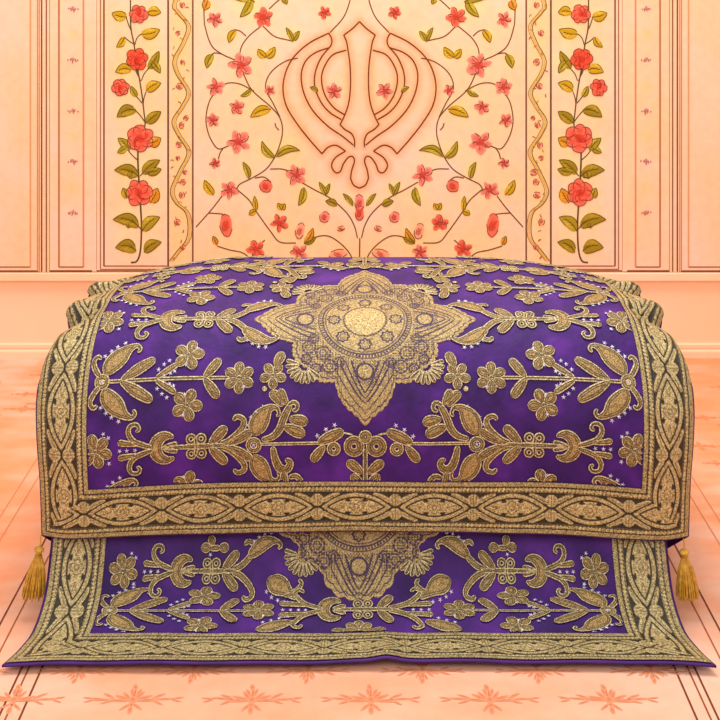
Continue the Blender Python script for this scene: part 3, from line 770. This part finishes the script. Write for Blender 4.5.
def centre_flower(mk, parent):
    e = mk()
    for sx in (1, -1):
        e.ring(365 + sx * 11, 2, 6.2, 4.2); e.petal((365 + sx * 2, 29), (365 + sx * 18, 16), 4.6); e.petal((365 + sx * 2, 42), (365 + sx * 14, 29.5), 4.4)
    e.ring(365, -7, 3.2, 3.6); e.strip([(365, 4), (365, 24), (365, 44)], 2.6)
    e.done('stem_flower_motif', parent)

def row_sprig(mk, parent):
    e = mk()
    e.strip([(98, 0), (150, 0), (231, 0)], 2.1)
    for f in (False, True):
        e.strip(my([(123, 0), (139, -10), (156, -20)], f), [2.6, 5.6, 4.2])
        e.strip(my([(158, -1), (168, -7), (179, -14)], f), [2.4, 3.4, 3.2])
        e.petal(my([(206, 0)], f)[0], my([(221, -19)], f)[0], 4.4)
        for (x, y) in [(160, -9), (165, -14), (170, -17.5), (166, -3.5), (172, -5), (176, -7)]: e.sequin(*my([(x, y)], f)[0], 2.7)
    e.done('leafy_stem_motif', parent)
    for (x, y, r, n, a0) in [(189, -23, 15, 5, -1.35), (190, 25, 15, 5, 1.35), (240.5, 0, 15, 6, .5)]:
        e = mk(); e.flower(x, y, r, n, a0)
        for k in range(2): e.sequin(x + 10 * math.cos(a0 + .6 + k * 2.5), y + 10 * math.sin(a0 + .6 + k * 2.5), 2.7)
        e.done('flower_motif', parent)
    e = mk(); e.ring(105, 0, 4.6, 3.2); e.sequin(105, 0, 2.4)
    for f in (False, True):
        e.strip(my([(107, -6), (113, -16), (121, -24), (129, -31.5), (136, -34), (139.5, -30), (136.5, -27)], f), [4.6, 8.4, 8.4, 4.6, 2.8, 2.3, 2])
        e.strip(my([(103, -4), (97, -12), (94.5, -19), (98, -24), (102, -21)], f), [2.8, 3, 2.8, 2.4, 2.2])
        for (x, y) in [(105, -24), (110.5, -29), (116, -33), (123, -37)]: e.sequin(*my([(x, y)], f)[0], 2.8)
    e.done('scroll_motif', parent)

def side_flower(mk, parent):
    e = mk(); e.flower(100, 0, 16, 6, .26); e.sequin(113, 12, 2.8); e.sequin(113, -12, 2.8); e.sequin(108, -16, 2.6); e.done('flower_motif', parent)

def corner_flower(mk, parent):
    e = mk(); e.flower(274, -2, 13, 5, 1.57); e.petal((276, -10), (283, -26), 4.6); e.ring(266, 11, 1.2, 1.6)
    e.done('flower_motif', parent)

# ---- medallion
def med_outline(th, rnd=False):
    ax = np.abs((th + PI / 4) % (PI / 2) - PI / 4)                       # angle from the nearest axis
    d = np.degrees(ax)
    r = np.interp(d, [0, 3, 7, 11, 14, 17, 20, 22.5, 26, 30, 35, 40, 45], [.210, .197, .187, .180, .172, .163, .151, .143, .147, .153, .155, .153, .150])
    if rnd: r = np.interp(d, [0, 6, 12, 18, 24, 29, 33, 38, 45], [.166, .1665, .165, .159, .149, .138, .132, .140, .150])
    return r + .0032 * np.abs(np.sin(d * PI / (9 if rnd else 3.75))) * (1.6 if rnd else 1) - .0015
def med_pattern(x, y, rnd=False):
    r = np.hypot(x, y) * 1000; th = np.arctan2(y, x); st = lambda d, e=.9: smooth(-e, e, d)
    g = np.full(x.shape, .82)
    ln = lambda d, w=1.1: st(w * 1.25 - np.abs(d), .7)
    dash = .35 + .65 * (np.sin(th * 60) > 0)
    g = g + .16 * st(38 - r)
    cut = np.zeros_like(g)
    cut = np.maximum(cut, ln(r - 40, 1.2) * (.35 + .65 * (np.sin(th * 44) > -.2)))
    # ring of eight florets
    ta = (th + PI / 8) % (PI / 4) - PI / 8; fx, fy = r * np.cos(ta) - 58, r * np.sin(ta); fr = np.hypot(fx, fy); fa = np.arctan2(fy, fx)
    cut = np.maximum(cut, ln(fr - (10.5 + 1.4 * np.cos(8 * fa)), 1.2) * .95); cut = np.maximum(cut, ln(fr - 5.5, .7) * .6 * (np.cos(8 * fa) > 0))
    for q, w in ((74, .8), (79, 1.0), (87, .9)): cut = np.maximum(cut, ln(r - q, w) * (.55 if q != 79 else .75))
    cut = np.maximum(cut, ln(r - 83, 1.6) * (np.sin(th * 90) > .1) * .7)
    # pointed lobes on the axes
    aa = (th + PI / 4) % (PI / 2) - PI / 4; u, v = r * np.cos(aa), r * np.sin(aa); av = np.abs(v)
    br = np.hypot(u - 112, v); cut = np.maximum(cut, ln(br - 15, 1.3) * .9)
    kite = lambda top, half: half * np.clip((top - u) / 55, 0, 1.2) ** .72
    for top, half, w in ((150, 24, 1.2), (160, 31, 1.0), (168, 38, 1.3), (182, 44, .8)):
        dd = av - kite(top, half); cut = np.maximum(cut, ln(dd, w) * (u > 92) * (u < top + 1) * (.5 + .5 * (np.sin(u * 1.3) > -.3)))
    cut = np.maximum(cut, ((np.sin(u * 1.15) * np.sin(v * 1.15)) > .35) * (u > 90) * (u < 138) * (av < 26) * (br > 17) * .8)
    # diagonal lobes
    dt = (th) % (PI / 2) - PI / 4; p, q = r * np.cos(dt), r * np.sin(dt)
    for (cp, cq, R) in ((108, 0, 13), (118, 27, 12), (118, -27, 12), (138, 13, 9), (138, -13, 9), (100, 34, 9), (100, -34, 9)):
        rr = np.hypot(p - cp, q - cq); an = np.arctan2(q - cq, p - cp)
        cut = np.maximum(cut, ln(rr - R, 1.2) * .85 * (.3 + .7 * (np.sin(an * 9) > -.4))); cut = np.maximum(cut, ln(rr - R * .5, .8) * .5)
    gap = (np.sin(p * .95) * np.sin(q * .95) > .42) & (np.abs(dt) < .5) & (r > 92) & (r < 140); cut = np.maximum(cut, gap * .6)
    edge = med_outline(th, rnd) * 1000 - r
    cut = np.maximum(cut, ln(edge - 9, .9) * .6)
    g = g - cut * .95
    g = np.where(edge < 3.0, .95, g)
    return np.clip(g, .0, 1)

def medallion(S, to, parent, clip=None, yscale=1.0, rnd=False):
    nr_, nt = 130, 640; th = np.linspace(0, 2 * PI, nt + 1)[:-1]; k = np.linspace(0, 1, nr_)
    R = med_outline(th, rnd)[None, :] * k[:, None]; x = R * np.cos(th); y = R * np.sin(th)
    g = med_pattern(x, y, rnd); h = np.where(k[:, None] > .995, .0004, .0014 + .0008 * g)
    s_, a_ = to(x.ravel(), y.ravel() * yscale)
    V = on(S, s_, a_, h.ravel()); i, j = np.meshgrid(np.arange(nr_ - 1), np.arange(nt), indexing='ij')
    a = (i * nt + j).ravel(); b = (i * nt + (j + 1) % nt).ravel(); Fq = np.stack([a, a + nt, b + nt, b], 1)
    if clip is not None: Fq = Fq[clip(s_, a_)[Fq].all(1)]
    n0 = np.cross(V[Fq[nt * 3, 1]] - V[Fq[nt * 3, 0]], V[Fq[nt * 3, 3]] - V[Fq[nt * 3, 0]])
    rf = normals(S, s_[Fq[nt * 3, 0]:Fq[nt * 3, 0] + 1], a_[Fq[nt * 3, 0]:Fq[nt * 3, 0] + 1])[0]
    if np.dot(n0, rf) < 0: Fq = Fq[:, ::-1].copy()
    m = mesh_obj('medallion', V, Fq, M_MEDAL, parent, fl={'pat': g.ravel()}); m['label'] = 'large gold brocade medallion'
    # fans of petals on the four diagonals, sub-parts of the medallion
    for sx in (1, -1):
        for sy in (1, -1):
            e = Emb(S, lambda P: (*to(P[:, 0], P[:, 1] * yscale), False), clip or (lambda s, a: np.ones(s.shape, bool)))
            cx, cy = (sx * .101, sy * .094) if rnd else (sx * .108, sy * .100); a0 = math.atan2(sy * 1.0, sx * .55)
            for q in range(9):
                an = a0 + (q - 4) * .33
                e.petal_m = None
                b0 = np.array([cx + .010 * math.cos(an), cy + .010 * math.sin(an)]); b1 = np.array([cx + .036 * math.cos(an), cy + .036 * math.sin(an)])
                e.strip_m(b0, b1, .0056)
            e.done('fan', m)
    return m
def strip_m(s, a, b, hw):
    n = 10; t = .5 - .5 * np.cos(np.linspace(0, PI, n)); P = a + (b - a) * t[:, None]; L = np.hypot(*(b - a)); dl = t * L
    W = hw * (.55 + .45 * t)
    for end in (dl, L - dl):
        f = np.clip(end / hw, 0, 1); W = W * np.sqrt(np.maximum(1 - (1 - f) ** 2, .003))
    d = (b - a) / L; nr = np.array([-d[1], d[0]])
    Q = P[:, None, :] + nr * (W[:, None] * U[None, :])[..., None]
    e = W[:, None] * (1 - np.abs(U))[None, :] * 1000; h = .0014 + .0016 * np.sqrt(np.clip(e / 4, 0, 1)) + .00015 * (s.k % 6); s.k += 1
    s.P.append(Q.reshape(-1, 2)); s.E.append(e.ravel() + .3); s.H.append(h.ravel()); m = len(U)
    fc = grid_faces(n, m) + s.n; s.Fc.append(fc); s.M.append(np.zeros(len(fc), int)); s.n += n * m
Emb.strip_m = strip_m

# ------------------------------------------------------------------ build the upper cloth
KM = 1 / 550.0
up = empty('embroidered_cover_cloth', (X0, 2.65, 0), 'upper purple velvet cover cloth with gold borders, draped high over a bundle', 'cloth')
HEM = .015; A_IN = HEM + BW; A_B = 1.16                                                # field from A_IN to the back border
cloth_patch('velvet_field', S_up, -WI - .004, WI + .004, A_IN - .004, AEND - BW, .006, 0.0, M_VELVET, up)

# lining: under the whole cloth, peeping out as the purple hem, and hanging to the ground at the sides and back
nu, nv = 150, 190
sv = np.linspace(-WO - .005, WO + .005, nu); av = np.linspace(HEM - .004, AEND, nv)
s_, a_ = np.meshgrid(sv, av, indexing='ij'); V = on(S_up, s_, a_, np.full(s_.shape, -.0035)); V[..., 2] = np.maximum(V[..., 2], .004)
Fl = grid_faces(nu, nv).tolist(); VV = V.reshape(-1, 3).tolist()
for side in (0, nu - 1):
    edge = [side * nv + j for j in range(nv)]; rows = [edge]
    for q in (.35, .7, 1.0):
        row = []
        for j in range(nv):
            p = V[side, j]; cx = X0 + (p[0] - X0) * (1 - .13 * q) ; zz = p[2] * (1 - q) + .003 * q
            cy = max(p[1], 2.43) if q > .3 else max(p[1], 2.38)
            row.append(len(VV)); VV.append([cx, cy + (0 if cy > 2.45 else .01 * q), zz])
        rows.append(row)
    for k in range(3):
        for j in range(nv - 1):
            f4 = (rows[k][j], rows[k][j + 1], rows[k + 1][j + 1], rows[k + 1][j]); Fl.append(f4 if side == 0 else f4[::-1])
lin_o = mesh_obj('lining', VV, Fl, M_LINING, up); lin_o['label'] = 'plain purple lining showing as a thin hem'

inner = lambda s, a: (np.abs(s) < WI - .001) & (a > A_IN + .001) & (a < AEND - BW)
# borders, mitred at the front corners
def w_front(u, y):
    b = y; half = WI + b * BW; x = (u * 2 - 1) * half; return x, A_IN - b * BW, x
border_strip('front_border', S_up, -WO, WO, w_front, .1405, -.016, BW, up)
for sg in (-1, 1):
    def w_side(u, y, sg=sg):
        a0 = A_IN - y * BW; a1 = AEND - (1 - y) * BW; a = a0 + (a1 - a0) * u; return sg * (WI + y * BW), a, a
    border_strip('side_border', S_up, 0, AEND, w_side, .150, .245 if sg < 0 else .245, BW, up)
def w_back(u, y):
    half = WI + y * BW; x = (u * 2 - 1) * half; return x, AEND - (1 - y) * BW, x
border_strip('back_border', S_up, -WO, WO, w_back, .1405, 0, BW, up, step=.004)

def mk_up(t0, sy, sx):
    def to(P): return sx * (P[:, 0] - 365) * KM, ACEN - (t0 + sy * P[:, 1] * KM), (sx * sy > 0) == False
    return lambda: Emb(S_up, to, inner)
T1, T2 = .120, .236
for sx in (1, -1):
    row_crescent(mk_up(0, 1, sx), up, full=False)
    side_flower(mk_up(0.0, 1, sx), up)
    for sy in (1, -1):
        row_crescent(mk_up(sy * T2, sy, sx), up, full=True)
        side_flower(mk_up(sy * T2, sy, sx), up)
        row_sprig(mk_up(sy * T1, sy, sx), up)
        corner_flower(mk_up(sy * T1, sy, sx), up)
        row_sprig(mk_up(sy * (2 * T2 - T1), -sy, sx), up)
for sy in (1, -1): centre_flower(mk_up(sy * T2, sy, 1), up)
medallion(S_up, lambda x, y: (x, ACEN - y), up, clip=inner, yscale=.98)

# ------------------------------------------------------------------ tassels at the two front corners
def tube(path, rad, seg=8):
    P = np.asarray(path, float); n = len(P); rad = np.full(n, rad, float) if np.isscalar(rad) else np.asarray(rad, float)
    d = np.gradient(P, axis=0); d /= np.linalg.norm(d, axis=1)[:, None] + 1e-12
    ref = np.array([0, 1.0, 0]); x = np.cross(d, ref); x /= np.linalg.norm(x, axis=1)[:, None] + 1e-12; y = np.cross(d, x)
    t = np.linspace(0, 2 * PI, seg, endpoint=False)
    V = P[:, None, :] + rad[:, None, None] * (x[:, None, :] * np.cos(t)[None, :, None] + y[:, None, :] * np.sin(t)[None, :, None])
    i, j = np.meshgrid(np.arange(n - 1), np.arange(seg), indexing='ij'); a = (i * seg + j).ravel(); b = (i * seg + (j + 1) % seg).ravel()
    return V.reshape(-1, 3), np.stack([a, b, b + seg, a + seg], 1)
class TB:
    def __init__(s): s.V = []; s.F = []; s.n = 0
    def add(s, V, Fc): s.V.append(V); s.F.append(Fc + s.n); s.n += len(V)
    def done(s, name, mat, parent): return mesh_obj(name, np.vstack(s.V), np.vstack(s.F), mat, parent)
for (p0, p1, lean, sd) in [((40.5, 539), (33.5, 597), -1, 'left'), ((683.5, 542), (688, 598), 1, 'right')]:
    D = 2.356; W = lambda px, py, dy=0: np.array([(px - 360) * D / F, D + dy, EYE - (py - HZ) * D / F])
    a, b = W(*p0), W(*p1)
    ax = (b - a); hd = a + ax * .13
    tb = TB(); hs = np.linspace(0, 1, 15)
    rad = .0008 + .0082 * np.sqrt(np.clip(np.sin(PI * np.clip(hs / .72, 0, 1)), 0, 1)) + np.where(hs > .68, .0038, 0)
    rad[-1] = .0001
    tb.add(*tube([hd + ax * .15 * k for k in hs], rad, 14))
    tb.add(*tube([a + ax * .27 + ax * .035 * k for k in np.linspace(0, 1, 5)], [.004, .0068, .0074, .0068, .004], 14))
    head = tb.done('tassel', M_TASSEL, up); head['label'] = 'small golden silk tassel hanging from the %s front corner' % sd
    tb = TB(); tb.add(*tube(catmull([a + np.array([-.0 * lean, .0, .006]), a + ax * .06 + np.array([.001, 0, 0]), hd + ax * .01], 8), .0013, 8)); tb.done('tassel_cord', M_TASSEL, head)
    rg = random.Random(int(p0[0])); tb = TB()
    for ring_, (cnt, rr) in enumerate([(26, .0195), (20, .0145), (12, .008), (5, .002)]):
        for k in range(cnt):
            t = 2 * PI * k / cnt + rg.uniform(-.1, .1); R = rr * rg.uniform(.9, 1.08); st0 = a + ax * .285
            ed = a + ax * rg.uniform(.95, 1.03)
            off = np.array([math.cos(t), math.sin(t) * .8, 0])
            pts = [st0 + off * .0045, st0 + (ed - st0) * .3 + off * (.0045 + R * .38), st0 + (ed - st0) * .65 + off * (R * .80 + .001), ed + off * R + np.array([rg.uniform(-.001, .001), 0, 0])]
            tb.add(*tube(catmull(pts, 9), [.0017] * 7 + [.0016, .0011], 6))
    tb.done('fringe', M_TASSEL, head)

# ------------------------------------------------------------------ build the lower cloth
lo = empty('embroidered_floor_cloth', (0, 2.3, 0), 'lower purple velvet cloth with gold borders, sloping onto the floor in front', 'cloth')
cloth_patch('velvet_field', S_lo, -WI2 - .004, WI2 + .004, BH2 - .004, BEND, .006, 0.0, M_VELVET, lo)
nu, nv = 150, 60
s_, a_ = np.meshgrid(np.linspace(-WO2 - .004, WO2 + .004, nu), np.linspace(-.004, BEND, nv), indexing='ij')
Vt = on(S_lo, s_, a_, np.full(s_.shape, -.0005)).reshape(-1, 3); Vb = on(S_lo, s_, a_, np.full(s_.shape, -.0045)).reshape(-1, 3); Vb[:, 2] = np.maximum(Vb[:, 2], .0006)
g = grid_faces(nu, nv); n0 = len(Vt); Fl = g.tolist() + (g[:, ::-1] + n0).tolist()
bd = [i * nv for i in range(nu)] + [(nu - 1) * nv + j for j in range(1, nv)] + [i * nv + nv - 1 for i in range(nu - 2, -1, -1)] + [j for j in range(nv - 2, 0, -1)]
for k in range(len(bd)):
    p, q = bd[k], bd[(k + 1) % len(bd)]; Fl.append((p, p + n0, q + n0, q))
lo_l = mesh_obj('lining', np.vstack([Vt, Vb]), Fl, M_LINING, lo); lo_l['label'] = 'plain purple lining showing as a thin hem'
def w_front2(u, y):
    half = WI2 + y * (WO2 - WI2); x = (u * 2 - 1) * half; return x, BH2 - y * BH2, x
border_strip('front_border', S_lo, -WO2, WO2, w_front2, .1345, .01, .092, lo)
for sg in (-1, 1):
    def w_s2(u, y, sg=sg):
        a0 = BH2 - y * BH2; a = a0 + (BEND - a0) * u; return sg * (WI2 + y * (WO2 - WI2)), a, a
    border_strip('side_border', S_lo, 0, BEND, w_s2, .150, .205, .098, lo)
inner2 = lambda s, a: (np.abs(s) < WI2 - .001) & (a > BH2 + .001)
KX2 = .00161
def mk_lo(b0, sy, sx, xc=365, dx=0, ky=1.0, kx=KX2):
    def to(P): return sx * (P[:, 0] - xc) * kx + dx, b0 - sy * P[:, 1] * KM * ky, (sx * sy > 0) == False
    return lambda: Emb(S_lo, to, inner2)
def y2b(py):                                                          # picture row -> arc on the lower cloth
    yy = HZ + (EYE - PROF2[:, 1]) * F / PROF2[:, 0]; return float(np.interp(-py, -yy, PL2))
for sx in (1, -1):
    row_crescent(mk_lo(y2b(571), 1, sx, 365, sx * -.0), lo, full=False, low=True)
    side_flower(mk_lo(y2b(571), 1, sx), lo)
    row_sprig(mk_lo(y2b(611), 1, sx, 332, 0, .6, .00194), lo)
    e = mk_lo(y2b(548), 1, sx)(); e.petal((198, -1), (186, 0), 4.5); e.petal((206, -1), (218, 0), 4.5); e.petal((200, -2), (196, -12), 4); e.strip([(196, 0), (208, 0)], 3.2); e.sequin(197, 6, 2.6); e.done('flower_motif', lo)
# the short row under the medallion runs crosswise through the middle
e = mk_lo(y2b(610), 1, 1, ky=.78, kx=.00175)(); t = np.radians(np.linspace(50, 310, 13))
e.strip([(340 + 11 * math.cos(k), 11 * math.sin(k)) for k in t], [2.2, 3.2, 4.4, 5.3, 6, 6.3, 6.4, 6.3, 6, 5.3, 4.4, 3.2, 2.2])
e.strip([(338, 0), (352, 0), (362, 0)], 2.6); e.petal((338, -1), (352, -5), 2.6); e.petal((338, 1), (352, 5), 2.6)
for f in (False, True):
    e.strip(my([(328, -1), (318, -4), (309, -8), (303, -14), (299, -21), (305, -24), (309, -20)], f), [2.4, 3, 3, 2.9, 2.6, 2.4, 2.2]); e.strip(my([(314, -5), (303, -6), (284, -7.5)], f), [2.4, 3, 3.6])
    e.strip(my([(303, -14), (296, -18), (288, -16)], f), [2.4, 3, 2.6])
for x in (288, 296, 304, 311): e.sequin(x, .6, 2.7)
e.done('crescent_motif', lo)
e = mk_lo(y2b(610), 1, 1, ky=.78, kx=.00175)()
for x in (364, 374):
    for y in (-7, 7): e.ring(x, y, 3.4, 2.3)
e.strip([(356, 0), (370, 0), (386, 0)], 2.8); e.done('clover_motif', lo)
e = mk_lo(y2b(610), 1, 1, ky=.78, kx=.00175)()
for f in (False, True):
    e.petal(my([(384, -1)], f)[0], my([(399, -17)], f)[0], 4.4)
    e.strip(my([(394, -1), (406, -4), (416, -8), (424, -15), (428, -22), (422, -25), (418, -21)], f), [3, 3.4, 3.4, 3.2, 2.8, 2.5, 2.3]); e.strip(my([(412, -5), (424, -6), (440, -7)], f), [2.4, 3, 3.6])
e.strip([(384, 0), (400, 0)], 2.6)
for x in (420, 428, 436): e.sequin(x, .6, 2.7)
e.done('scroll_motif', lo)
for x0, f in ((275, -1), (455, 1)):
    e = mk_lo(y2b(631), 1, 1, ky=.7, kx=.00175)()
    e.strip([(x0 + f * 12, 0), (x0 + f * -2, -5), (x0 + f * -14, -10), (x0 + f * -24, -14)], [4, 7.5, 6, 3]); 
    for k in range(4): e.sequin(x0 + f * (6 - 8 * k), -12 - 3 * k, 2.7)
    e.done('paisley_motif', lo)
e = mk_lo(y2b(630), 1, 1, ky=.6, kx=.00175)(); e.flower(365, 0, 15, 7, -1.57); e.petal((352, 2), (338, 3), 4.5); e.petal((378, 2), (392, 3), 4.5); e.done('flower_motif', lo)
for sx in (1, -1):
    e = mk_lo(y2b(586), 1, sx)()
    e.strip([(262, -6), (270, -2), (279, 1), (288, 7), (298, 12)], [5, 9, 9, 5, 3]); e.strip([(287, 8), (296, 4), (301, -2), (297, -6)], [3, 3, 2.6, 2.4])
    for (x, y) in [(262, 6), (268, 11), (275, 14), (283, 16)]: e.sequin(x, y, 2.8)
    e.done('paisley_motif', lo)
BM = y2b(599) + .166
medallion(S_lo, lambda x, y: (x * 1.0, np.minimum(BM - y, BEND)), lo, clip=lambda s, a: inner2(s, a) & (a < BEND - .004), rnd=True)

# ------------------------------------------------------------------ light
w = bpy.data.worlds.new('world'); SC.world = w; w.use_nodes = True
bg = w.node_tree.nodes['Background']; bg.inputs['Color'].default_value = (1.0, .96, .91, 1); bg.inputs['Strength'].default_value = .70
def area(name, loc, rot, size, power, col=(1, .96, .9)):
    l = bpy.data.lights.new(name, 'AREA'); l.energy = power; l.size = size; l.color = col
    o = bpy.data.objects.new(name, l); COL.objects.link(o); o.location = loc; o.rotation_euler = rot
    return o
area('ceiling_lamp_light', (0.0, 2.85, 3.0), (0, 0, 0), 1.2, 66)
area('front_fill_light', (-.3, -.6, 2.6), (math.radians(58), 0, math.radians(-4)), 1.4, 52)  # unseen fill light, added in front to brighten the wall
vs = SC.view_settings; vs.view_transform = 'Standard'; vs.look = 'None'; vs.gamma = 1.0; vs.use_curve_mapping = False; vs.exposure = 0.0
